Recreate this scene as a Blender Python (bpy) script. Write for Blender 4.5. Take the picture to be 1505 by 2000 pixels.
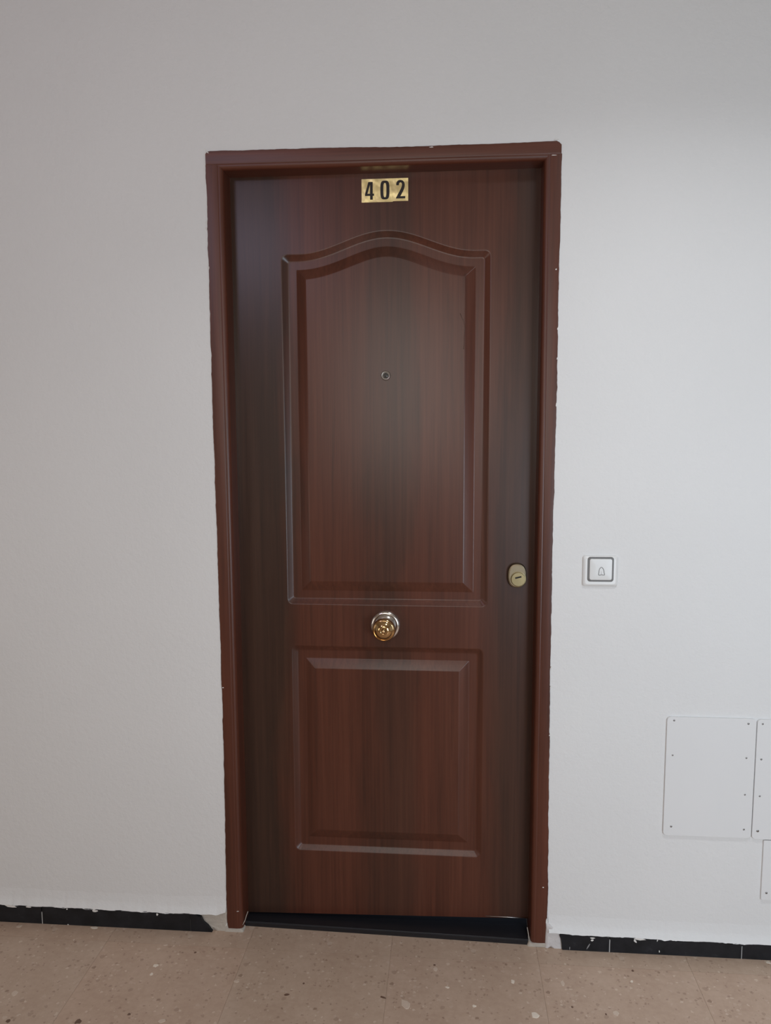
import bpy, bmesh, math, random
from mathutils import Vector, Matrix
from mathutils.geometry import tessellate_polygon
from mathutils import noise as mnoise
random.seed(7)
for o in list(bpy.data.objects): bpy.data.objects.remove(o)
S = bpy.context.scene
C = S.collection

# ------------------------------------------------------------------ camera
CAM = Vector((0.1744, -2.0191, 1.4374))
RR = Vector((0.99668, 0.08125, -0.0042)).normalized()
FF = Vector((-0.08122, 0.99058, -0.11028)).normalized()
UU = RR.cross(FF).normalized(); RR = FF.cross(UU)
FPX = 1500.6
cd = bpy.data.cameras.new('camera'); cam = bpy.data.objects.new('camera', cd); C.objects.link(cam)
m = Matrix.Identity(4)
for i in range(3): m[i][0], m[i][1], m[i][2], m[i][3] = RR[i], UU[i], -FF[i], CAM[i]
cam.matrix_world = m
cd.sensor_fit = 'VERTICAL'; cd.sensor_height = 36.0; cd.lens = FPX * 36.0 / 2000.0; cd.clip_start = 0.01
S.camera = cam

def at(px, py, c0=0.0, axis=1):
    """pixel of the 1505x2000 photograph -> point on the plane axis=c0"""
    d = RR * ((px - 752.5) / FPX) - UU * ((py - 1000.0) / FPX) + FF
    t = (c0 - CAM[axis]) / d[axis]
    return CAM + d * t

# ------------------------------------------------------------------ world, lights, exposure
w = bpy.data.worlds.new('world'); S.world = w; w.use_nodes = True
bg = w.node_tree.nodes['Background']; bg.inputs[0].default_value = (0.62, 0.74, 1.0, 1); bg.inputs[1].default_value = 0.1
vs = S.view_settings
vs.view_transform = 'Standard'; vs.look = 'None'; vs.gamma = 1.0; vs.use_curve_mapping = False
vs.exposure = 0.08

ROOM_Y = -2.40      # wall opposite the door
CEIL = 2.68
XL, XR = -3.6, 3.6
ADDED_WIN = [  # x centre, width, z0, z1, watts, colour   (unseen windows added as light sources)
    (-0.06, 0.80, 1.15, 2.20, 7.5, (1.0, 0.95, 0.87)),
    (1.42, 0.80, 0.40, 1.40, 24.5, (0.72, 0.86, 1.0)),
    (-2.20, 0.90, 0.40, 1.40, 6.5, (1.0, 0.93, 0.84)),
]
for i, (wx, ww, z0, z1, watt, col) in enumerate(ADDED_WIN):
    ld = bpy.data.lights.new('added_window_light', 'AREA'); ld.shape = 'RECTANGLE'  # light of the added windows
    ld.size = ww - 0.08; ld.size_y = (z1 - z0) - 0.08; ld.energy = watt; ld.color = col
    lo = bpy.data.objects.new('added_window_light', ld); C.objects.link(lo)
    lo.location = (wx, ROOM_Y - 0.02, (z0 + z1) / 2); lo.rotation_euler = (math.radians(90), 0, 0)
ADDED_DOWN = (0.75, -1.05, 7.0, (0.93, 0.96, 1.0))     # unseen ceiling panel added to light floor and lower wall
ADDED_LAMP = (-1.00, 2.44, 3.8, (0.80, 0.74, 1.0))   # x, z, watts, colour of the unseen lamp added for the door sheen

# ------------------------------------------------------------------ helpers
def link(name, me, mat, parent=None):
    o = bpy.data.objects.new(name, me); C.objects.link(o)
    if mat: me.materials.append(mat)
    if parent:
        o.parent = parent
        base = Vector((0, 0, 0)); p = parent
        while p: base += p.location; p = p.parent
        o.location = -base
    return o

def mesh(name, verts, faces, mat, parent=None, smooth=False, bevel=0, autos=None):
    me = bpy.data.meshes.new(name); me.from_pydata([tuple(v) for v in verts], [], faces); me.update()
    bm = bmesh.new(); bm.from_mesh(me)
    bmesh.ops.remove_doubles(bm, verts=bm.verts, dist=1e-6)
    bmesh.ops.recalc_face_normals(bm, faces=bm.faces)
    if bevel:
        bmesh.ops.bevel(bm, geom=list(bm.edges), offset=bevel, segments=2, affect='EDGES', clamp_overlap=True)
    bm.to_mesh(me); bm.free()
    if smooth:
        for p in me.polygons: p.use_smooth = True
        if autos: me.set_sharp_from_angle(angle=math.radians(autos))
    return link(name, me, mat, parent)

def box(name, a, b, mat, parent=None, bevel=0):
    (x0, y0, z0), (x1, y1, z1) = a, b
    v = [(x, y, z) for x in (x0, x1) for y in (y0, y1) for z in (z0, z1)]
    f = [(0, 1, 3, 2), (4, 6, 7, 5), (0, 4, 5, 1), (2, 3, 7, 6), (0, 2, 6, 4), (1, 5, 7, 3)]
    return mesh(name, v, f, mat, parent, bevel=bevel)

def tag(o, label, cat=None, kind=None, group=None):
    o['label'] = label
    if cat: o['category'] = cat
    if kind: o['kind'] = kind
    if group: o['group'] = group
    return o

def empty(name, loc):
    o = bpy.data.objects.new(name, None); C.objects.link(o); o.location = loc; o.empty_display_size = 0.05
    return o

def prism(name, loops, y0, y1, mat, parent=None, bevel=0, smooth=False):
    """outline loops [(x,z)...] (first outer, others holes) extruded from y0 (front) to y1"""
    vs_ = []; idx = []
    for L in loops:
        idx.append(list(range(len(vs_), len(vs_) + len(L)))); vs_ += [(x, z) for x, z in L]
    tri = tessellate_polygon([[Vector((x, z, 0)) for x, z in L] for L in loops])
    n = len(vs_)
    V = [(x, y0, z) for x, z in vs_] + [(x, y1, z) for x, z in vs_]
    F = [tuple(t) for t in tri] + [tuple(n + i for i in t[::-1]) for t in tri]
    for L in idx:
        for i in range(len(L)):
            a, b = L[i], L[(i + 1) % len(L)]; F.append((a, b, n + b, n + a))
    return mesh(name, V, F, mat, parent, smooth=smooth, autos=35)

def rrect(x0, x1, z0, z1, r, n=6):
    P = []
    for cx, cz, a0 in ((x1 - r, z1 - r, 0), (x0 + r, z1 - r, 90), (x0 + r, z0 + r, 180), (x1 - r, z0 + r, 270)):
        for k in range(n + 1):
            a = math.radians(a0 + 90 * k / n); P.append((cx + r * math.cos(a), cz + r * math.sin(a)))
    return P

def rings(name, ring_list, mat, parent=None, cap=True, cap_first=False, smooth=True, autos=35):
    """loft closed rings (lists of 3D points, same count)"""
    n = len(ring_list[0]); V = [p for r in ring_list for p in r]; F = []
    for k in range(len(ring_list) - 1):
        for i in range(n):
            j = (i + 1) % n
            F.append((k * n + i, k * n + j, (k + 1) * n + j, (k + 1) * n + i))
    def capf(k):
        pts = ring_list[k]
        for t in tessellate_polygon([[Vector((p[0], p[2], 0)) for p in pts]]): F.append(tuple(k * n + i for i in t))
    nq = len(F)
    if cap: capf(len(ring_list) - 1)
    if cap_first: capf(0)
    ob = mesh(name, V, F, mat, parent, smooth=smooth, autos=autos)
    for p in ob.data.polygons:
        if len(p.vertices) == 3: p.use_smooth = False
    return ob

def lathe(name, cx, cz, prof, mat, parent=None, n=48, sx=1.0, sz=1.0, autos=40):
    """profile [(radius, y)] turned about the axis through (cx, *, cz) along y"""
    R_ = []
    for r, y in prof:
        r = max(r, 1e-5)
        R_.append([(cx + sx * r * math.cos(2 * math.pi * k / n), y, cz + sz * r * math.sin(2 * math.pi * k / n)) for k in range(n)])
    return rings(name, R_, mat, parent, cap=True, autos=autos)

def tube(name, pts, r, mat, parent=None, n=6, closed=False):
    """thin rod through 3D points lying near a plane y=const"""
    m_ = len(pts); R_ = []
    for i, p in enumerate(pts):
        a = Vector(pts[i - 1] if (i or closed) else pts[i]); b = Vector(pts[(i + 1) % m_] if (i < m_ - 1 or closed) else pts[i])
        t = (b - a).normalized(); s = t.cross(Vector((0, 1, 0))).normalized(); u = Vector((0, 1, 0))
        R_.append([tuple(Vector(p) + (s * math.cos(2 * math.pi * k / n) + u * math.sin(2 * math.pi * k / n)) * r) for k in range(n)])
    V = [p for q in R_ for p in q]; F = []
    for k in range(m_ if closed else m_ - 1):
        k2 = (k + 1) % m_
        for i in range(n):
            j = (i + 1) % n; F.append((k * n + i, k * n + j, k2 * n + j, k2 * n + i))
    if not closed: F += [tuple(range(n)), tuple((m_ - 1) * n + i for i in range(n))]
    return mesh(name, V, F, mat, parent, smooth=True)

def lerp_table(T, t):
    T = sorted(T)
    if t <= T[0][0]: return T[0][1]
    for (a, va), (b, vb) in zip(T, T[1:]):
        if t <= b: return va + (vb - va) * (t - a) / (b - a)
    return T[-1][1]

def wob(t, seed, amp, freq):
    return amp * mnoise.fractal(Vector((t * freq, seed * 7.31, 1.7)), 0.8, 2.2, 4)

# ------------------------------------------------------------------ materials
class NT:
    def __init__(s, name):
        s.m = bpy.data.materials.new(name); s.m.use_nodes = True; s.t = s.m.node_tree; s.b = s.t.nodes['Principled BSDF']
    def n(s, typ, **kw):
        nd = s.t.nodes.new(typ)
        for k, v in kw.items():
            if k[0] == '_': setattr(nd, k[1:], v)
            else:
                i = int(k[1:]) if k[0] == 'i' and k[1:].isdigit() else k.replace('__', ' ')
                nd.inputs[i].default_value = v
        return nd
    def l(s, a, b): s.t.links.new(a, b)
    def coord(s, scale):
        tc = s.n('ShaderNodeTexCoord'); mp = s.n('ShaderNodeMapping'); mp.inputs['Scale'].default_value = scale
        s.l(tc.outputs['Object'], mp.inputs[0]); return mp.outputs[0]
    def noise(s, scale3, scale=1.0, detail=4, rough=0.55, dist=0.0, off=None):
        c = s.coord(scale3); nd = s.n('ShaderNodeTexNoise', Scale=scale, Detail=detail, Roughness=rough, Distortion=dist)
        if off: c.node.inputs['Location'].default_value = off
        s.l(c, nd.inputs['Vector']); return nd.outputs['Fac']
    def ramp(s, fac, stops, interp='LINEAR'):
        r = s.n('ShaderNodeValToRGB'); r.color_ramp.interpolation = interp
        while len(r.color_ramp.elements) < len(stops): r.color_ramp.elements.new(0.5)
        for e, (p, c) in zip(r.color_ramp.elements, stops):
            e.position = p; e.color = (c[0], c[1], c[2], 1) if hasattr(c, '__len__') else (c, c, c, 1)
        s.l(fac, r.inputs[0]); return r.outputs[0]
    def math(s, op, a, b=None, c=None):
        nd = s.n('ShaderNodeMath', _operation=op)
        for i, v in enumerate((a, b, c)):
            if v is None: continue
            if isinstance(v, (int, float)): nd.inputs[i].default_value = v
            else: s.l(v, nd.inputs[i])
        return nd.outputs[0]
    def mix(s, fac, a, b, mode='MIX'):
        nd = s.n('ShaderNodeMix', _data_type='RGBA', _blend_type=mode)
        for i, v in ((0, fac), (6, a), (7, b)):
            if isinstance(v, (int, float)): nd.inputs[i].default_value = v
            elif hasattr(v, '__len__'): nd.inputs[i].default_value = (v[0], v[1], v[2], 1)
            else: s.l(v, nd.inputs[i])
        return nd.outputs[2]
    def bump(s, h, strength, dist):
        nd = s.n('ShaderNodeBump', Strength=strength, Distance=dist); s.l(h, nd.inputs['Height']); s.l(nd.outputs[0], s.b.inputs['Normal']); return nd
    def base(s, c):
        if hasattr(c, '__len__'): s.b.inputs['Base Color'].default_value = (c[0], c[1], c[2], 1)
        else: s.l(c, s.b.inputs['Base Color'])
    def set(s, **kw):
        for k, v in kw.items(): s.b.inputs[k.replace('__', ' ')].default_value = v

def simple(name, col, rough=0.5, metal=0.0, nz=0.06):
    t = NT(name); n_ = t.noise((1, 1, 1), 140, 3)
    t.base(t.mix(t.math('MULTIPLY', n_, 1.0), tuple(c * (1 - nz) for c in col), tuple(min(1, c * (1 + nz)) for c in col)))
    t.set(Roughness=rough, Metallic=metal); return t.m

def wall_mat(name, col, bump=0.5):
    t = NT(name)
    a = t.noise((1, 1, 1), 190, 3, 0.6); b = t.noise((1, 1, 1), 70, 3, 0.5); c = t.noise((1, 1, 1), 2.0, 3, 0.5)
    t.base(t.ramp(c, [(0.3, tuple(x * 0.965 for x in col)), (0.7, col)]))
    t.set(Roughness=0.62); t.b.inputs['Specular IOR Level'].default_value = 0.35
    h = t.math('ADD', t.math('MULTIPLY', a, 0.45), b)
    t.bump(h, bump, 0.0022); return t.m

M_WALL = wall_mat('wall_paint', (0.80, 0.80, 0.795), 0.45)
M_WARM = wall_mat('cream_paint', (0.72, 0.61, 0.50), 0.4)
M_PLATE = wall_mat('painted_cover_metal', (0.80, 0.80, 0.80), 0.06)
M_CEIL = wall_mat('ceiling_paint', (0.46, 0.41, 0.35), 0.3)  # tone lowered so less light bounces onto the wall top
M_PLASTER = wall_mat('raw_plaster', (0.52, 0.47, 0.41), 0.9)
M_PATCH = wall_mat('grey_white_plaster', (0.66, 0.63, 0.62), 0.9)
M_CHIP = wall_mat('white_plaster_chip', (0.82, 0.80, 0.77), 0.9)

def wood_mat(name, axis, leaf):
    t = NT(name)
    # axis 2: grain runs along z, axis 0: along x
    def sc(a, l): return (l, a, a) if axis == 0 else (a, a, l)
    fine = t.noise(sc(150, 3.0), 1, 5, 0.65, 0.3)
    mid = t.noise(sc(34, 0.9), 1, 5, 0.6, 1.2)
    big = t.noise(sc(7, 0.7), 1, 3, 0.5, 0.6, (3.1, 0, 1.3))
    f = t.math('ADD', t.math('ADD', t.math('MULTIPLY', fine, 0.34), t.math('MULTIPLY', mid, 0.42)), t.math('MULTIPLY', big, 0.24))
    red = t.ramp(f, [(0.34, (0.055, 0.0155, 0.0082)), (0.50, (0.096, 0.0270, 0.0142)), (0.66, (0.132, 0.039, 0.021))])
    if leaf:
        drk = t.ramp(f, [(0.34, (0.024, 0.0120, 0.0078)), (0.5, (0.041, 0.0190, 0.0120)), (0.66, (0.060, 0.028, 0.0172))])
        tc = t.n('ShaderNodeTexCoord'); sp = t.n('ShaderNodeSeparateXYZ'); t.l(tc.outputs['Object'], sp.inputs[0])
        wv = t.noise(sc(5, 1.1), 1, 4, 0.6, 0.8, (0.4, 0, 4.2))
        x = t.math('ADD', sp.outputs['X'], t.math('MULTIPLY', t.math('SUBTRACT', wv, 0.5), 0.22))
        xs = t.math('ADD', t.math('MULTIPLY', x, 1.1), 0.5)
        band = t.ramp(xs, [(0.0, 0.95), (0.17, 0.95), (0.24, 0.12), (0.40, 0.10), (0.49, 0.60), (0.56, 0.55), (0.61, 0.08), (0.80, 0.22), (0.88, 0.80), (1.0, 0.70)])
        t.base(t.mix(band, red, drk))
        t.set(Roughness=0.32)
    else:
        t.base(red); t.set(Roughness=0.36)
    t.b.inputs['Specular IOR Level'].default_value = 0.5
    t.bump(fine, 0.05, 0.001); return t.m
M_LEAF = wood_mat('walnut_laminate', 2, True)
M_JAMB = wood_mat('varnished_frame_vertical', 2, False)
M_HEAD = wood_mat('varnished_frame_horizontal', 0, False)

def metal_mat(name, col, rough, brushed=False):
    t = NT(name); n_ = t.noise((1, 1, 1) if not brushed else (30, 30, 900), 60 if not brushed else 1, 3)
    t.base(t.mix(n_, tuple(c * 0.9 for c in col), col)); t.set(Metallic=1.0, Roughness=rough)
    if brushed:
        t.bump(n_, 0.08, 0.0005)
    return t.m
M_GOLD = metal_mat('polished_brass', (0.66, 0.44, 0.22), 0.10)
M_ROSE = metal_mat('pale_polished_brass', (0.80, 0.76, 0.72), 0.14)
M_LOCK = metal_mat('worn_brass', (0.28, 0.225, 0.15), 0.42)
M_LOCK2 = metal_mat('yellow_brass_plug', (0.34, 0.275, 0.15), 0.42)
def plaque():
    t = NT('brushed_gold_plate'); a = t.noise((30, 30, 900), 1, 3); b = t.noise((34, 1, 26), 1, 2, 0.4)
    t.base(t.mix(a, (0.90, 0.74, 0.34), (1.0, 0.86, 0.46))); t.set(Metallic=1.0, Roughness=0.36)
    t.bump(t.math('ADD', t.math('MULTIPLY', a, 0.02), b), 0.55, 0.006); return t.m
M_PLAQUE = plaque()
M_BLACK = simple('black_enamel', (0.012, 0.007, 0.005), 0.45)
M_HOLE = simple('keyhole_dark', (0.006, 0.004, 0.003), 0.7)
M_PEEP = metal_mat('peephole_metal', (0.42, 0.38, 0.34), 0.35)
M_LENS = simple('peephole_lens', (0.06, 0.055, 0.05), 0.08)
M_BELLW = simple('white_plastic', (0.80, 0.80, 0.79), 0.30, nz=0.01)
M_BELLB = simple('button_plastic', (0.74, 0.735, 0.72), 0.32, nz=0.01)
M_GREY = simple('grey_plastic', (0.165, 0.16, 0.155), 0.45)
M_PRINT = simple('grey_print', (0.22, 0.22, 0.22), 0.5)
M_SCREW = metal_mat('screw_metal', (0.30, 0.29, 0.28), 0.45)
M_GAPLIGHT = metal_mat('gap_light_bright', (0.75, 0.72, 0.68), 0.3)  # brightness of the light showing through the gap under the leaf

def tile_black():
    t = NT('black_skirting_stone'); a = t.noise((1, 1, 1), 25, 5, 0.6); b = t.noise((1, 1, 1), 220, 2)
    t.base(t.ramp(a, [(0.35, (0.010, 0.011, 0.013)), (0.62, (0.018, 0.019, 0.023)), (0.80, (0.05, 0.05, 0.055))]))
    t.l(t.ramp(b, [(0.3, 0.30), (0.7, 0.42)]), t.b.inputs['Roughness']); t.b.inputs['Specular IOR Level'].default_value = 0.28; return t.m
M_BTILE = tile_black()
M_THR = simple('black_threshold_stone', (0.010, 0.010, 0.013), 0.42, nz=0.25)

def terrazzo():
    t = NT('terrazzo')
    oi = t.n('ShaderNodeObjectInfo')
    mot = t.noise((1, 1, 1), 9, 5, 0.6); mot2 = t.noise((1, 1, 1), 60, 4, 0.6)
    f = t.math('ADD', t.math('MULTIPLY', mot, 0.55), t.math('MULTIPLY', mot2, 0.45))
    col = t.ramp(f, [(0.36, (0.47, 0.335, 0.250)), (0.5, (0.515, 0.376, 0.285)), (0.64, (0.56, 0.418, 0.322))])
    def specks(scale, lo, hi, rad, c, fac, src):
        v = t.n('ShaderNodeTexVoronoi', Scale=scale); t.l(src, v.inputs['Vector'])
        sp = t.n('ShaderNodeSeparateColor'); t.l(v.outputs['Color'], sp.inputs[0])
        pick = t.math('MULTIPLY', t.math('GREATER_THAN', sp.outputs[0], lo), t.math('LESS_THAN', sp.outputs[0], hi))
        r_ = t.math('MULTIPLY', sp.outputs[1], rad)
        edge = t.math('MULTIPLY', t.math('LESS_THAN', v.outputs['Distance'], r_), pick)
        return t.math('MULTIPLY', edge, fac), c
    tc = t.coord((1, 1, 1)); nz = t.n('ShaderNodeTexNoise', Scale=160.0, Detail=2.0); t.l(tc, nz.inputs['Vector'])
    dv = t.n('ShaderNodeVectorMath', _operation='MULTIPLY_ADD'); t.l(nz.outputs['Color'], dv.inputs[0]); dv.inputs[1].default_value = (0.008, 0.008, 0.008); t.l(tc, dv.inputs[2])
    src = dv.outputs[0]
    for a in ((95, 0.0, 0.14, 0.55, (0.60, 0.47, 0.375), 0.5), (70, 0.2, 0.32, 0.55, (0.34, 0.235, 0.17), 0.5),
              (140, 0.4, 0.50, 0.6, (0.29, 0.19, 0.135), 0.5), (42, 0.60, 0.68, 0.42, (0.64, 0.52, 0.42), 0.5),
              (130, 0.80, 0.86, 0.6, (0.70, 0.58, 0.47), 0.6), (60, 0.9, 0.945, 0.38, (0.24, 0.15, 0.10), 0.6)):
        fac, c = specks(*a, src); col = t.mix(fac, col, c)
    tint = t.ramp(oi.outputs['Random'], [(0.0, (1.01, 0.985, 0.97)), (0.5, (1, 1, 1)), (1.0, (0.99, 1.005, 1.0))])
    col = t.mix(1.0, col, tint, 'MULTIPLY')
    t.base(col); t.set(Roughness=0.42); t.b.inputs['Specular IOR Level'].default_value = 0.35
    return t.m
M_FLOOR = terrazzo()
M_GROUT = simple('floor_grout', (0.44, 0.325, 0.25), 0.8)
M_GROUT_W = simple('white_grout', (0.50, 0.50, 0.49), 0.8)

# ------------------------------------------------------------------ structure
OW = 0.447; OH = 2.133
def wall_with_hole():
    bm_v = []; bm_f = []
    loops = [[(XL, 0), (-OW, 0), (-OW, OH), (OW, OH), (OW, 0), (XR, 0), (XR, CEIL), (XL, CEIL)]]
    return prism('wall_back', loops, 0.0, 0.16, M_WALL)
wall = wall_with_hole(); tag(wall, 'white rough painted corridor wall around the brown door', 'wall', 'structure')
fl = box('floor', (XL, ROOM_Y - 0.2, -0.06), (XR, 0.2, -0.0008), M_GROUT)
tag(fl, 'beige brown speckled terrazzo floor of the corridor', 'floor', 'structure')
TS = 0.40
jx = at(752, 1960, 0, 2).x; jy = -0.072
tile_me = None
def tile_mesh(w_, d_):
    o = box('floor_tile', (0.0003, 0.0003, -0.012), (w_ - 0.0003, d_ - 0.0003, 0.0), M_FLOOR, fl)
    return o
k0 = math.floor((XL - jx) / TS); k1 = math.ceil((XR - jx) / TS)
protos = {}
for r in range(-1, 8):
    ya, yb = (jy, 0.16) if r == -1 else (jy - TS * (r + 1), jy - TS * r)
    if yb < ROOM_Y: continue
    ya = max(ya, ROOM_Y)
    for k in range(k0, k1):
        xa, xb = max(XL, jx + k * TS), min(XR, jx + (k + 1) * TS)
        if xb - xa < 0.02: continue
        key = (round(xb - xa, 4), round(yb - ya, 4))
        if key not in protos:
            o = tile_mesh(*key); protos[key] = o
        else:
            o = protos[key].copy(); C.objects.link(o); o.parent = fl
        o.location = (xa, ya, 0)
ce = box('ceiling', (XL, ROOM_Y - 0.15, CEIL), (XR, 0.16, CEIL + 0.12), M_CEIL); tag(ce, 'plain corridor ceiling, toned dark to dim the upper wall', 'ceiling', 'structure')
for nm, x0, x1 in (('wall_left', XL - 0.12, XL), ('wall_right', XR, XR + 0.12)):
    o = box(nm, (x0, ROOM_Y - 0.15, 0), (x1, 0.16, CEIL), M_WALL)
    tag(o, 'white painted wall closing the %s end of the corridor' % ('hinge-side' if x0 < 0 else 'doorbell-side'), 'wall', 'structure')
opp = prism('wall_front', [[(XL, 0), (XR, 0), (XR, CEIL), (XL, CEIL)]] +
            [[(wx - ww / 2, z0), (wx + ww / 2, z0), (wx + ww / 2, z1), (wx - ww / 2, z1)] for wx, ww, z0, z1, _, _ in ADDED_WIN],
            ROOM_Y - 0.15, ROOM_Y, M_WARM)
tag(opp, 'cream painted wall opposite the door, with three windows added for light', 'wall', 'structure')
M_WFRAME = simple('added_frame_white', (0.75, 0.75, 0.74), 0.4)
gl = NT('added_frosted_pane'); gl.base((0.8, 0.88, 0.95)); gl.set(Roughness=0.5); M_PANE = gl.m
for i, (wx, ww, z0, z1, _, _) in enumerate(ADDED_WIN):  # frames and panes of the windows added for light
    x0, x1 = wx - ww / 2, wx + ww / 2
    fr = prism('added_window_%d' % (i + 1), [[(x0, z0), (x1, z0), (x1, z1), (x0, z1)], [(x0 + .04, z0 + .04), (x1 - .04, z0 + .04), (x1 - .04, z1 - .04), (x0 + .04, z1 - .04)]],
               ROOM_Y - 0.10, ROOM_Y - 0.02, M_WFRAME)
    tag(fr, ('high white framed frosted window added straight opposite the door for its sheen', 'low white framed frosted window added opposite the doorbell to brighten that side', 'low white framed frosted window added opposite the hinge side to brighten it')[i], 'window', 'structure')
    box('added_pane', (x0 + .03, ROOM_Y - 0.07, z0 + .03), (x1 - .03, ROOM_Y - 0.06, z1 - .03), M_PANE, fr)

# ------------------------------------------------------------------ door frame (trim_1)
FY = -0.003
LX, RX, TZ = -0.406, 0.408, 2.0945      # clear opening
frame = empty('trim_1', (0, 0.03, 0)); tag(frame, 'reddish brown varnished wooden door frame with ragged painted edge', 'door frame', 'structure')
def frame_profile(inner, outer):
    """points (u, y) from the outer edge at the wall to the inside of the reveal"""
    s = 1 if inner > outer else -1
    P = [(outer, 0.05), (outer, FY + 0.0012), (outer + s * 0.001, FY)]
    e = inner - s * 0.0125
    P += [(e - s * 0.003, FY), (e - s * 0.0020, FY + 0.0003), (e - s * 0.0008, FY + 0.0008), (e + s * 0.0010, FY + 0.0005)]
    r = 0.0115
    for k in range(7):
        a = math.radians(90 * k / 6)
        P.append((e + s * (0.001 + r * math.sin(a)), FY + 0.0005 + r * (1 - math.cos(a))))
    P += [(inner, 0.09), (outer, 0.09)]
    return P
def jamb(side):
    Z = [0.009] + [0.012 + i * 0.006 for i in range(int((2.1075 - 0.012) / 0.006) + 1)] + [2.1078]
    if side < 0: tab = [(0.02, -.0028), (.45, .0020), (.8, .0026), (1.2, 0.0004), (1.55, -.001), (1.9, -.0005), (2.13, -.001)]
    else: tab = [(0.02, .0042), (.45, .0002), (.8, -.0024), (1.2, -.0026), (1.55, 0.0), (1.9, 0.0), (2.13, .001)]
    R_ = []
    for z in Z:
        o = side * 0.45 + lerp_table(tab, z) + wob(z, 3 + side, 0.0016, 14) + wob(z, 9 + side, 0.0008, 70)
        if z < 0.03: o -= side * (0.03 - z) * 0.25
        R_.append([(u, y, z) for u, y in frame_profile(LX if side < 0 else RX, o)])
    n = len(R_[0]); V = [p for r in R_ for p in r]; F = []
    for k in range(len(R_) - 1):
        for i in range(n):
            j = (i + 1) % n; F.append((k * n + i, k * n + j, (k + 1) * n + j, (k + 1) * n + i))
    F += [tuple(range(n)), tuple((len(R_) - 1) * n + i for i in range(n))]
    return mesh('jamb', V, F, M_JAMB, frame, smooth=True, autos=30)
jamb(-1); jamb(1)
def head():
    X = [-0.4505 + i * 0.006 for i in range(151)]
    tab = [(-.45, .0030), (-.25, .0026), (-.05, 0.0003), (.1, -.0028), (.27, -.002), (.45, -.001)]
    R_ = []
    for x in X:
        o = 2.1387 + lerp_table(tab, x) + wob(x, 5, 0.0012, 12) + wob(x, 6, 0.0006, 70)
        if x > 0.44: o -= (x - 0.44) * 0.9
        if x < -0.444: o -= (-0.444 - x) * 0.8
        R_.append([(x, y, u) for u, y in frame_profile(TZ, o)])
    n = len(R_[0]); V = [p for r in R_ for p in r]; F = []
    for k in range(len(R_) - 1):
        for i in range(n):
            j = (i + 1) % n; F.append((k * n + i, k * n + j, (k + 1) * n + j, (k + 1) * n + i))
    F += [tuple(range(n)), tuple((len(R_) - 1) * n + i for i in range(n))]
    return mesh('head', V, F, M_HEAD, frame, smooth=True, autos=30)
head()

# ------------------------------------------------------------------ threshold (trim_2)
a = at(477, 1809, 0, 2); b = at(1031, 1845, 0, 2)
TV = [(LX - 0.002, a.y + 0.002, 0), (RX - 0.005, b.y - 0.001, 0), (RX, 0.15, 0), (LX, 0.15, 0)]
zt = 0.013
V = TV + [(TV[0][0], TV[0][1], zt - .003), (TV[1][0], TV[1][1], zt - .001), (RX, 0.15, zt), (LX, 0.15, zt)]
V += [(TV[0][0], TV[0][1] + .004, zt), (TV[1][0], TV[1][1] + .004, zt + .001)]
th = mesh('trim_2', V, [(0, 1, 2, 3), (0, 1, 5, 4), (4, 5, 9, 8), (8, 9, 6, 7), (1, 2, 6, 9, 5), (3, 0, 4, 8, 7)], M_THR)
tag(th, 'black stone threshold under the brown door', 'threshold', 'structure')

# ------------------------------------------------------------------ door leaf (door_1)
DY = 0.062           # plane of the leaf face
door = empty('door_1', (0, DY + 0.02, 0.02)); tag(door, 'brown wood-grain entrance door with two moulded panels and number 402', 'door', 'structure')
DL, DR, DB0, DB1, DT = LX - 0.002, RX + 0.001, 0.0175, 0.0385, TZ + 0.002

def erode(zt_, x, d):
    if d <= 0: return zt_(x)
    best = 9
    for k in range(-24, 25):
        u = d * k / 24.0
        best = min(best, zt_(x + u) - math.sqrt(max(0, d * d - u * u)))
    return best
def outline(x0, x1, z0, ztop, d, r, y, NT_=64, NC=6):
    """closed outline inset by d, corners rounded by r; ztop(x) is the upper edge"""
    xa, xb, za = x0 + d, x1 - d, z0 + d
    P = []
    zr = erode(ztop, xb - r, d); zl = erode(ztop, xa + r, d)
    for k in range(NC + 1):      # bottom right
        t = math.radians(270 + 90 * k / NC); P.append((xb - r + r * math.cos(t), za + r + r * math.sin(t)))
    for k in range(1, 12): P.append((xb, za + r + (zr - r - za - r) * k / 12))
    for k in range(NC + 1):      # top right
        t = math.radians(90 * k / NC); P.append((xb - r + r * math.cos(t), zr - r + r * math.sin(t)))
    for k in range(1, NT_):
        x = xb - r + (xa + r - xb + r) * k / NT_; P.append((x, erode(ztop, x, d)))
    for k in range(NC + 1):
        t = math.radians(90 + 90 * k / NC); P.append((xa + r + r * math.cos(t), zl - r + r * math.sin(t)))
    for k in range(1, 12): P.append((xa, zl - r + (za + r - zl + r) * k / 12))
    for k in range(NC + 1):
        t = math.radians(180 + 90 * k / NC); P.append((xa + r + r * math.cos(t), za + r + r * math.sin(t)))
    return [(x, y, z) for x, z in P]
def arch(x):
    u = (x - 0.008)
    t = min(1.0, abs(u) / 0.235)
    return 1.896 + 0.056 * (0.5 + 0.5 * math.cos(math.pi * t)) - 0.0 
PROF = [  # inset, corner radius, depth behind the leaf face
    (0.0, 0.016, 0.0), (0.0015, 0.0155, 0.0), (0.003, 0.015, 0.0003), (0.0045, 0.014, 0.0011), (0.0162, 0.008, 0.0098), (0.0178, 0.007, 0.0104), (0.020, 0.0065, 0.0106), (0.0215, 0.006, 0.0106),
    (0.0395, 0.0015, 0.0106), (0.041, 0.0012, 0.0106), (0.0418, 0.0012, 0.0102), (0.0665, 0.0006, 0.0006), (0.068, 0.0005, 0.0001), (0.0695, 0.0005, 0.0)]
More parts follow.
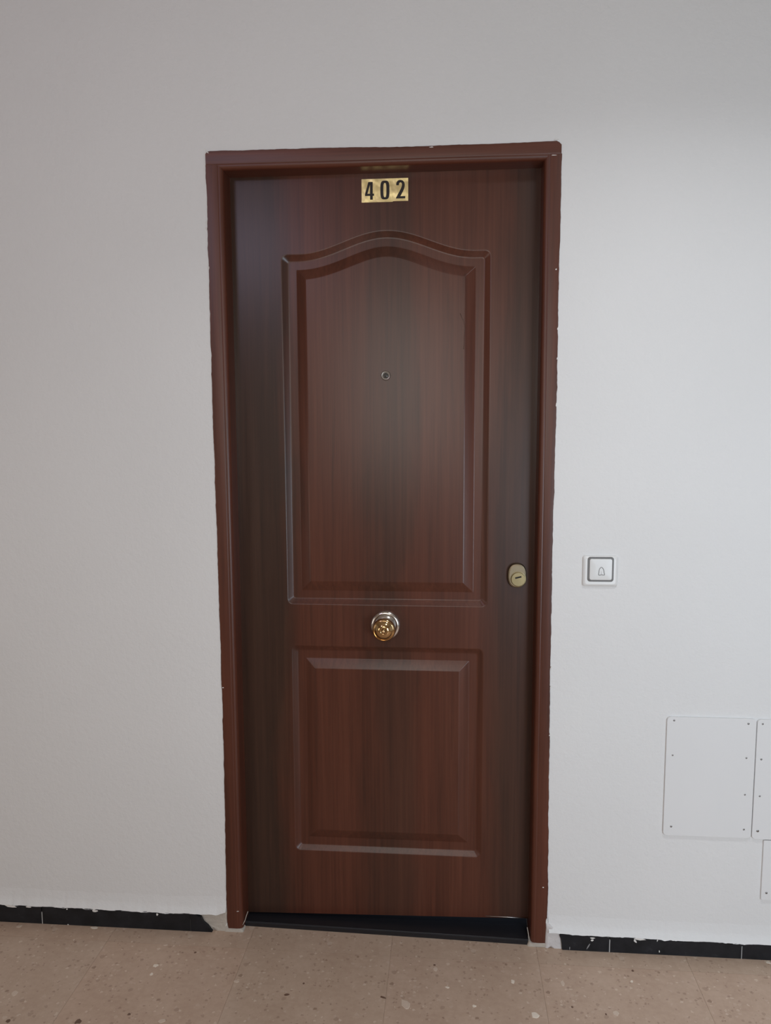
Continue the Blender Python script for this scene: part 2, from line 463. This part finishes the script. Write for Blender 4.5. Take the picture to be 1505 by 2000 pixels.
def moulded(x0, x1, z0, zt_, parent):
    R_ = [outline(x0, x1, z0, zt_, d, r, DY + y) for d, r, y in PROF]
    o = rings('raised_panel', R_, M_LEAF, parent, cap=True, autos=30)
    return o, R_[0]
UP = (-0.2745, 0.2845, 0.9425, arch)
LO = (-0.2650, 0.2750, 0.2140, lambda x: 0.8290)
leaf_holes = [[(p[0], p[2]) for p in outline(*q, 0.0, PROF[0][1], DY)] for q in (UP, LO)]
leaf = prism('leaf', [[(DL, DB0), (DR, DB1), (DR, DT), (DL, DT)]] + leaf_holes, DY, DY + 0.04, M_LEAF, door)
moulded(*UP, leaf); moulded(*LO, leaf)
# bright rod standing in for the line of light under the leaf
p0 = at(948, 1789, DY - 0.002); p1 = at(1031, 1793.5, DY - 0.002)
tube('gap_light_line', [tuple(p0), tuple((p0 + p1) / 2), tuple(p1)], 0.0009, M_GAPLIGHT, door)
# lifted laminate edge beside the upper panel field
sp = [at(x, y, DY - 0.0004) for x, y in ((898, 612), (904, 625), (908, 640), (906, 655), (906, 668), (905, 682))]
tube('laminate_crack', [tuple(p) for p in sp], 0.0006, simple('laminate_crack_edge', (0.10, 0.05, 0.035), 0.35), leaf)

# number tiles
def zq(zx, zy): return (0.0057 + (zx - 715) * 1.152e-4, 2.0512 - (zy - 505) * 1.118e-4)
G4 = [[(340, 310), (440, 310), (440, 575), (470, 575), (470, 624), (440, 624), (440, 710), (378, 710), (378, 624), (264, 624), (264, 580)], [(378, 372), (378, 575), (318, 575)]]
def sup(x0, x1, z0, z1, e, n=40):
    cx, cz, a_, b_ = (x0 + x1) / 2, (z0 + z1) / 2, (x1 - x0) / 2, (z1 - z0) / 2
    P = []
    for k in range(n):
        t = 2 * math.pi * k / n; c, s = math.cos(t), math.sin(t)
        P.append((cx + a_ * math.copysign(abs(c) ** (2 / e), c), cz + b_ * math.copysign(abs(s) ** (2 / e), s)))
    return P
G0 = [sup(612, 820, 290, 712, 3.4), sup(682, 750, 340, 664, 3.0)]
G2 = [[(975, 402), (974, 372), (981, 336), (1002, 305), (1040, 288), (1082, 287), (1125, 301), (1154, 335), (1167, 380), (1166, 422), (1155, 470), (1135, 522), (1102, 588), (1066, 650), (1178, 650), (1178, 700),
       (968, 700), (968, 684), (1002, 620), (1042, 550), (1080, 478), (1098, 430), (1104, 390), (1098, 356), (1076, 338), (1050, 345), (1036, 370), (1034, 402)]]
for zx0, zx1, zb, G, word in ((185, 539, 768, G4, '4'), (540, 897, 768, G0, '0'), (898, 1245, 756, G2, '2')):
    (x0, za), (x1, zb_) = zq(zx0, zb), zq(zx1, 243)
    pl = prism('number_plate', [rrect(x0, x1, za, zb_, 0.0006, 2)], DY - 0.0014, DY + 0.0005, M_PLAQUE, door)
    pl['label'] = 'brushed gold number plate reading ' + word
    nu = prism('numeral', [[zq(*p) for p in L] for L in G], DY - 0.0019, DY - 0.0010, M_BLACK, pl)

# peephole
px_, pz_ = at(753, 733.5, DY - 0.003).x, at(753, 733.5, DY - 0.003).z
pe = lathe('peephole', px_, pz_, [(0.0125, DY), (0.0128, DY - 0.0022), (0.0112, DY - 0.0040), (0.0094, DY - 0.0036), (0.0082, DY - 0.0012), (0.0001, DY - 0.0010)], M_PEEP, door, 32)
lathe('lens', px_, pz_, [(0.0080, DY - 0.0008), (0.0072, DY - 0.0026), (0.0045, DY - 0.0042), (0.0001, DY - 0.0048)], M_LENS, pe, 24)

# knob
kx, kz = at(752, 1222, DY - 0.004).x, at(752, 1222, DY - 0.004).z
kn = lathe('door_knob', kx, kz, [(0.0165, DY - 0.012), (0.0150, DY - 0.020), (0.0150, DY - 0.026), (0.0180, DY - 0.031), (0.0260, DY - 0.036), (0.0305, DY - 0.0415),
     (0.0318, DY - 0.047), (0.0312, DY - 0.052), (0.0290, DY - 0.0555), (0.0272, DY - 0.0562), (0.0262, DY - 0.0550), (0.0252, DY - 0.0552), (0.0225, DY - 0.0590), (0.0180, DY - 0.0625),
     (0.0130, DY - 0.0650), (0.0085, DY - 0.0660), (0.0072, DY - 0.0655), (0.0066, DY - 0.0662), (0.0050, DY - 0.0690), (0.0025, DY - 0.0705), (0.0002, DY - 0.0708)], M_GOLD, door, 64, autos=50)
kn['label'] = 'polished brass knob with a ringed face'
ro = lathe('rose', kx, kz, [(0.0410, DY + 0.0005), (0.0412, DY - 0.003), (0.0400, DY - 0.0055), (0.0370, DY - 0.0075), (0.0340, DY - 0.0085), (0.0325, DY - 0.0082), (0.0300, DY - 0.0110), (0.0250, DY - 0.0150), (0.0190, DY - 0.0170), (0.0150, DY - 0.0175)], M_ROSE, kn, 64, autos=50)
ro['label'] = 'silvery round rose behind the knob'

# security lock
lc = at(1009, 1124, DY - 0.006); lx, lz = lc.x, lc.z
def sring(r, y, ex=2.5, n=48):
    P = []
    for k in range(n):
        t = 2 * math.pi * k / n; c_, s_ = math.cos(t), math.sin(t)
        P.append((lx + r * math.copysign(abs(c_) ** (2 / ex), c_), y, lz + (r + 0.0080) * math.copysign(abs(s_) ** (2 / ex), s_)))
    return P
lk = rings('lock_escutcheon', [sring(0.0258, DY + 0.0005), sring(0.0260, DY - 0.004), sring(0.0252, DY - 0.0060), sring(0.0247, DY - 0.0100), sring(0.0235, DY - 0.0122), sring(0.0205, DY - 0.0132)], M_LOCK, door, autos=40)
lk['label'] = 'worn brass oval lock escutcheon'
plx, plz = lx + 0.0030, lz - 0.0085
lathe('lock_plug', plx, plz, [(0.0205, DY - 0.0125), (0.0203, DY - 0.0150), (0.0192, DY - 0.0152), (0.0190, DY - 0.0170), (0.0182, DY - 0.0182), (0.0001, DY - 0.0184)], M_LOCK2, lk, 40)
ca, sa = math.cos(math.radians(14)), math.sin(math.radians(14))
slot = []
for u, v in ((-0.0085, -0.0021), (0.0085, -0.0021), (0.0085, 0.0021), (-0.0085, 0.0021)):
    slot.append((plx + u * ca - v * sa - 0.0003, plz + 0.0055 + u * sa + v * ca))
prism('keyhole', [slot], DY - 0.01865, DY - 0.0170, M_HOLE, lk)

# ------------------------------------------------------------------ doorbell
bx0, bx1, bz0, bz1 = 0.5255, 0.6155, 1.0200, 1.1010
bell = empty('doorbell', ((bx0 + bx1) / 2, 0, bz0)); tag(bell, 'white square doorbell button with grey surround and bell symbol beside the door', 'doorbell')
def rr3(x0, x1, z0, z1, r, y): return [(x, y, z) for x, z in rrect(x0, x1, z0, z1, r)]
def inset(i, r, y): return rr3(bx0 + i, bx1 - i, bz0 + i, bz1 - i, r, y)
rings('cover_plate', [inset(0, .006, 0.001), inset(0, .006, -.003), inset(.0008, .006, -.0045), inset(.0045, .006, -.0072), inset(.0065, .006, -.0078)], M_BELLW, bell)
gx0, gx1, gz0, gz1 = 0.5372, 0.6040, 1.0335, 1.0985
def ins2(i, r, y): return rr3(gx0 + i, gx1 - i, gz0 + i, gz1 - i, r, y)
rings('surround', [ins2(0, .007, -.007), ins2(0, .007, -.0088), ins2(.0008, .0065, -.0094), ins2(.004, .005, -.0094), ins2(.0045, .005, -.0080)], M_GREY, bell)
bt = rings('push_button', [ins2(.0046, .005, -.0080), ins2(.0046, .005, -.0108), ins2(.0056, .0045, -.0118), ins2(.011, .004, -.0123), ins2(.02, .003, -.0125)], M_BELLB, bell)
def bz(zx, zy):
    p = at(1110 + zx / 12.54, 1060 + zy / 12.54, -0.0125); return (p.x, -0.0126, p.z)
tube('bell_symbol', [bz(*p) for p in ((728, 770), (738, 750), (744, 690), (756, 645), (778, 618), (800, 598), (826, 616), (850, 645), (862, 690), (870, 750), (882, 775), (872, 793), (835, 790), (800, 782), (768, 795), (738, 793))], 0.00085, M_PRINT, bt, closed=True)
tube('bell_symbol', [bz(800, 700), bz(801, 740), bz(800, 776)], 0.0005, simple('faint_print', (0.5, 0.5, 0.5), 0.5), bt)

# ------------------------------------------------------------------ cover plates with screws
def cover(x0, x1, z0, z1, screws, label, r=0.010, tilt=0.0):
    t = empty('cover_plate', ((x0 + x1) / 2, 0, z0)); tag(t, label, 'cover plate', group=None)
    rings('sheet', [rr3(x0, x1, z0, z1, r, -.0004), rr3(x0, x1, z0, z1, r, -.0054), rr3(x0 + .0006, x1 - .0006, z0 + .0006, z1 - .0006, r, -.006)], M_PLATE, t, cap_first=True)
    for (sx_, sy_, big) in screws:
        p = at(sx_, sy_, -0.006)
        lathe('screw', p.x, p.z, [(0.0028 * big, -0.0056), (0.0028 * big, -0.0064), (0.0018 * big, -0.0070), (0.0001, -0.0070)], M_SCREW, t, 12)
    return t
cover(0.7545, 0.9828, 0.3415, 0.6715, [(1316, 1407, .9), (1461, 1413.5, 1.0), (1313, 1475, .8), (1457, 1480.5, .85), (1454, 1552, .8), (1310, 1614, 1.0), (1452, 1620, .9)],
      'white painted metal cover plate with small screws, nearest the doorbell')
cover(0.9852, 1.2150, 0.3400, 0.6705, [(1489, 1414, .9), (1486, 1483, .9), (1483, 1555, .85), (1479, 1623, 1.25)],
      'white cover plate with a dark screw at its lower corner, above the low small plate')
cover(1.0168, 1.2300, 0.1690, 0.3372, [(1496, 1744, 1.1)], 'smaller white cover plate set lowest on the wall near the skirting', r=0.003)

# ------------------------------------------------------------------ skirting
SY = -0.012
def px2(px, py, y=SY): 
    p = at(px, py, y); return (p.x, p.z)
def skirt(name, label, x0, x1, cuts, ztop, endpoly=None):
    root = box(name, (x0, -0.0114, 0.0), (x1, 0.004, 0.036), M_GROUT_W); tag(root, label, 'skirting', 'structure')
    xs = [c[0] for c in cuts]
    for (a_, ga), (b_, gb) in zip(cuts, cuts[1:]):
        aa, bb = a_ + ga, b_ - gb
        L = [(aa, 0.0004), (bb, 0.0004)]
        n = max(2, int((bb - aa) / 0.01))
        L += [(bb + (aa - bb) * k / n, ztop(bb + (aa - bb) * k / n) + wob(bb + (aa - bb) * k / n, 11, 0.0006, 30)) for k in range(n + 1)]
        if endpoly and endpoly[0] == 'R' and b_ == xs[-1]:
            L = [(aa, 0.0004)] + endpoly[1] + [p for p in L[2:] if p[0] < endpoly[1][-1][0] - 0.002]
        if endpoly and endpoly[0] == 'L' and a_ == xs[0]:
            L = [p for p in L[1:] if p[0] > endpoly[1][0][0] + 0.003] + endpoly[1]
        prism('skirting_tile', [L], SY, -0.002, M_BTILE, root)
    return root
endL = [px2(*p) for p in ((414, 1820.5), (411, 1816), (407, 1810.5), (402, 1806), (397, 1801.5), (394.5, 1797), (392.5, 1792), (386, 1790))]
endL[0] = (endL[0][0], 0.0004)
endR = [px2(*p) for p in ((1092, 1827), (1095, 1834), (1096.5, 1843), (1097, 1852), (1097.5, 1856))]; endR[-1] = (endR[-1][0], 0.0004)
sl = skirt('baseboard_left', 'black stone skirting on the hinge side of the door, ending in a broken corner', -2.4, -0.535,
      [(-2.4, 0), (-2.05, .001), (-1.70, .001), (-1.349, .001), (-0.999, .0014), (-0.739, .00015), (-0.556, .0002), (-0.490, 0)], lambda x: 0.0535, ('R', endL))
sr = skirt('baseboard_right', 'black stone skirting below the doorbell with white grout joints', 0.505, 2.5,
      [(0.4857, 0), (0.6216, .0013), (0.972, .0010), (1.322, .001), (1.672, .001), (2.022, .001), (2.5, 0)], lambda x: 0.0470 - (x - 0.49) * 0.006, ('L', endR))

# rough plaster lip over the skirting
def lip(x0, x1, bottom, seed, rise=None):
    n = int((x1 - x0) / 0.004); V = []; F = []
    for k in range(n + 1):
        x = x0 + (x1 - x0) * k / n
        zb = bottom(x) + wob(x, seed, 0.0022, 16) + min(0, wob(x, seed + 3, 0.006, 26) + 0.0015)
        zt_ = zb + 0.024 + wob(x, seed + 5, 0.003, 5)
        if rise: zb += rise(x); zt_ += rise(x) * 0.5
        yb = SY - 0.0012 + wob(x, seed + 8, 0.0016, 20)
        V += [(x, 0.0003, zt_ + 0.026), (x, -0.0022, zt_), (x, yb * 0.42, zb + 0.012), (x, yb * 0.86, zb + 0.0032), (x, yb + 0.0006, zb), (x, 0.001, zb - 0.001)]
    for k in range(n):
        for i in range(5): F.append((k * 6 + i, k * 6 + i + 1, (k + 1) * 6 + i + 1, (k + 1) * 6 + i))
    F += [(0, 1, 2, 3, 4, 5), tuple(n * 6 + i for i in range(6))]
    return mesh('plaster_lip', V, F, M_WALL, wall, smooth=True, autos=60)
lip(-2.4, -0.4525, lambda x: 0.0535, 21, lambda x: max(0, (x + 0.485)) ** 1.5 * 1.6)
lip(0.4565, 2.5, lambda x: 0.0470 - (x - 0.49) * 0.006, 31)

# plaster mounds at the feet of the frame
def mound(name, poly, y0, mat, seed, amp=0.002, parent=None, zmax=None):
    """lumpy slab filling the outline poly [(x,z)] from the wall to y0"""
    L = []
    for i in range(len(poly)):
        a_, b_ = Vector(poly[i]), Vector(poly[(i + 1) % len(poly)])
        for k in range(4):
            p = a_ + (b_ - a_) * k / 4; d_ = mnoise.noise(Vector((p.x * 60, seed, p.y * 60))) * amp
            L.append((p.x + d_, max(0.0, p.y + d_)))
    cx = sum(p[0] for p in L) / len(L); cz = sum(p[1] for p in L) / len(L)
    R_ = []
    for s, y in ((1.0, 0.02), (1.0, y0 + 0.004), (0.93, y0 + 0.0012), (0.75, y0)):
        R_.append([(cx + (x - cx) * s, y + 0.0015 * mnoise.noise(Vector((x * 50, y * 20, z * 50 + seed))), cz + (z - cz) * s if z > 0.0005 else 0.0) for x, z in L])
    return rings(name, R_, mat, parent or wall, cap=True, autos=60)
mound('plaster_patch', [(-0.512, 0), (-0.447, 0), (-0.447, 0.088), (-0.470, 0.062), (-0.535, 0.052)], -0.0035, M_PLASTER, 3)
mound('plaster_patch', [(-0.462, 0), (-0.404, 0), (-0.405, 0.004), (-0.412, 0.009), (-0.455, 0.009)], -0.0060, M_PLASTER, 5, 0.001)
mound('plaster_patch', [(0.448, 0), (0.498, 0), (0.492, 0.030), (0.489, 0.049), (0.449, 0.075)], -0.0075, M_PATCH, 8)
mound('plaster_patch', [(0.399, 0), (0.462, 0), (0.458, 0.011), (0.412, 0.011), (0.403, 0.014)], -0.0050, M_PLASTER, 9, 0.001)
# plaster smears where the frame meets the threshold
def smear(name, pts, r, mat, parent): return tube(name, [tuple(p) for p in pts], r, mat, parent, 6)
smear('plaster_smear', [at(484, 1780, 0.030), at(481, 1788, 0.020), at(478.5, 1797, 0.010), at(474, 1806, -0.002)], 0.0010, M_PLASTER, wall)
smear('plaster_smear', [at(1029, 1811, 0.022), at(1031, 1822, 0.012), at(1033, 1834, 0.001)], 0.0011, M_PLASTER, wall)

# white chips along the ragged edge of the frame
def chip(px, py, L, ang, y=-0.0035, wd=0.0013, parent=None, mat=None):
    p = at(px, py, y); a_ = math.radians(ang); n = 9; P = []
    for k in range(n):
        t = 2 * math.pi * k / n; rr = 1 + 0.3 * random.uniform(-1, 1)
        u, v = L / 2 * rr * math.cos(t), wd * rr * math.sin(t)
        P.append((p.x + u * math.cos(a_) - v * math.sin(a_), p.z + u * math.sin(a_) + v * math.cos(a_)))
    return prism('plaster_chip', [P], y - 0.0008, y + 0.003, mat or M_CHIP, parent or wall)
for c in ((405, 297.5, .009, -40, -0.0035, .0014), (401, 292, .006, -40, -0.001, .0012), (842, 287.5, .010, 0, -0.003, .0012), (1086, 272.5, .010, 5, -0.002, .0013), (1085.5, 526, .004, 30, -0.0035, .0016), (1089, 642, .007, 80, -0.003, .0015),
          (1087.5, 700, .006, 85, -0.003, .0010), (1086, 790, .009, 85, -0.003, .0012), (1076, 1304, .005, 70, -0.003, .0015), (1075, 1341, .005, 60, -0.003, .0013), (1073, 1436, .005, 60, -0.003, .0012), (435.5, 1343, .0045, 0, -0.0035, .0016),
          (404, 435, .006, 85, -0.003, .0010), (403.5, 447, .006, 80, -0.003, .0013), (408, 523, .010, 88, -0.003, .0010), (1060, 1733, .004, 0, -0.0035, .0012), (464, 1780, .007, 3, -0.0035, .0006), (1081, 303, .012, -2, -0.0034, .0007),
          (442, 1806, .010, 70, -0.004, .0016), (1067, 1800, .016, 88, -0.004, .0018)):
    chip(*c)
# paint blots on the skirting
for c in ((22, 1769.5, .034, -3, SY, .0030), (56, 1771, .018, -4, SY, .0020), (186, 1779, .015, -3, SY, .0034), (307, 1786, .006, 10, SY, .0030), (131, 1775.5, .005, 0, SY, .0016), (133, 1805.5, .004, 0, SY, .0012)):
    chip(*c, parent=sl)
for c in ((1248, 1834, .030, -4, SY, .0036), (1240, 1838, .010, -50, SY, .0026), (1283, 1837, .006, 70, SY, .0014), (1287, 1858, .007, 95, SY, .0013), (1156, 1836.5, .007, 20, SY, .0026), (1157, 1832, .012, 0, SY, .0018)):
    chip(*c, parent=sr)
M_GREYPAINT = simple('grey_paint_smear', (0.30, 0.30, 0.30), 0.6)
chip(1148, 1849, .020, 60, SY, .0016, sr, M_GREYPAINT); chip(1112, 1852, .008, 88, SY, .0009, sr, M_GREYPAINT)
# flecks of plaster and dark specks lying on the floor
def fleck(px, py, L, W_, ang, mat):
    p = at(px, py, 0.0, 2); n = 10; a_ = math.radians(ang); P = []
    for k in range(n):
        t = 2 * math.pi * k / n; rr = 1 + 0.25 * random.uniform(-1, 1)
        u, v = L / 2 * rr * math.cos(t), W_ / 2 * rr * math.sin(t)
        P.append((p.x + u * math.cos(a_) - v * math.sin(a_), p.y + u * math.sin(a_) + v * math.cos(a_)))
    V = [(x, y, -0.0002) for x, y in P] + [(p.x + (x - p.x) * .85, p.y + (y - p.y) * .85, 0.0007) for x, y in P]
    F = [tuple(range(n - 1, -1, -1)), tuple(range(n, 2 * n))] + [(i, (i + 1) % n, n + (i + 1) % n, n + i) for i in range(n)]
    return mesh('floor_fleck', V, F, mat, fl)
M_FL = simple('cream_fleck', (0.78, 0.68, 0.57), 0.7); M_FD = simple('dark_fleck', (0.16, 0.09, 0.06), 0.7); M_FM = simple('tan_fleck', (0.63, 0.50, 0.40), 0.7)
for c in ((38, 1809.5, .016, .010, 25, M_FM), (184, 1812, .026, .011, 0, M_FL), (144, 1836, .007, .008, 30, M_FM), (323, 1846, .013, .006, 5, M_FM), (304, 1886, .014, .013, 35, M_FL), (295.5, 1903, .010, .012, 0, M_FL),
          (462, 1917, .018, .010, -5, M_FM), (153, 1995, .018, .016, 25, M_FD), (16, 1994, .010, .012, 30, M_FD), (252, 1981, .008, .010, 20, M_FD), (315, 1994, .018, .014, 25, M_FM), (791, 1962, .022, .036, 20, M_FM),
          (873, 1928.5, .014, .008, -12, M_FL), (850, 1893, .012, .016, 0, M_FM), (926, 1965, .010, .009, 0, M_FL), (560, 1943, .014, .008, 5, M_FD), (593, 1921, .006, .006, 0, M_FD), (381, 1860.5, .007, .007, 0, M_FD),
          (1235, 1896, .007, .007, -20, M_FD), (1045, 1983, .020, .026, 0, M_FL), (1202, 1979, .016, .018, 0, M_FM), (1117, 1967, .005, .007, 0, M_FD), (1183, 1981, .005, .006, 0, M_FD), (1233, 1917, .008, .010, 0, M_FL), (1001, 1917, .010, .014, 0, M_FL),
          (1500, 1880, .014, .012, 0, M_FL), (747, 1948, .007, .016, 70, M_FD), (848, 1885, .007, .006, 0, M_FD), (1098, 1920, .012, .020, 0, M_FM), (28, 1940, .018, .020, 30, M_FM)):
    fleck(*c)

# ------------------------------------------------------------------ lamps added out of view to light wall, floor and door
lxp, lzp, lw, lcol = ADDED_LAMP  # lamp added for the sheen at the upper left of the door
lamp = empty('added_wall_lamp', (lxp, ROOM_Y, lzp - 0.13)); tag(lamp, 'flat white lamp added high on the cream wall for the sheen on the door', 'lamp')
box('added_lamp_housing', (lxp - 0.24, ROOM_Y + 0.0005, lzp - 0.13), (lxp + 0.24, ROOM_Y + 0.06, lzp + 0.13), M_WFRAME, lamp, bevel=0.006)
ld = bpy.data.lights.new('added_lamp_light', 'AREA'); ld.shape = 'RECTANGLE'; ld.size = 0.42; ld.size_y = 0.22; ld.energy = lw; ld.color = lcol
lo = bpy.data.objects.new('added_lamp_light', ld); C.objects.link(lo); lo.location = (lxp, ROOM_Y + 0.064, lzp); lo.rotation_euler = (math.radians(90), 0, 0)

dx, dy, dw, dcol = ADDED_DOWN  # ceiling panel added to brighten the floor and lower wall
dl = empty('added_ceiling_lamp', (dx, dy, CEIL)); tag(dl, 'square ceiling panel lamp added to light the floor before the door', 'lamp')
prism_ring = [rrect(dx - 0.19, dx + 0.19, dy - 0.19, dy + 0.19, 0.012), rrect(dx - 0.15, dx + 0.15, dy - 0.15, dy + 0.15, 0.008)]
nV = [(x, y, z) for z in (CEIL - 0.014, CEIL - 0.0005) for L in prism_ring for x, y in L]
q = len(prism_ring[0]); F = []
for a_, b_ in ((0, 1), (1, 3), (3, 2), (2, 0)):
    for i in range(q):
        j = (i + 1) % q; F.append((a_ * q + i, a_ * q + j, b_ * q + j, b_ * q + i))
mesh('added_lamp_bezel', nV, F, M_WFRAME, dl)
ld = bpy.data.lights.new('added_panel_light', 'AREA'); ld.shape = 'SQUARE'; ld.size = 0.28; ld.energy = dw; ld.color = dcol; ld.spread = math.radians(132)
lo = bpy.data.objects.new('added_panel_light', ld); C.objects.link(lo); lo.location = (dx, dy, CEIL - 0.004)
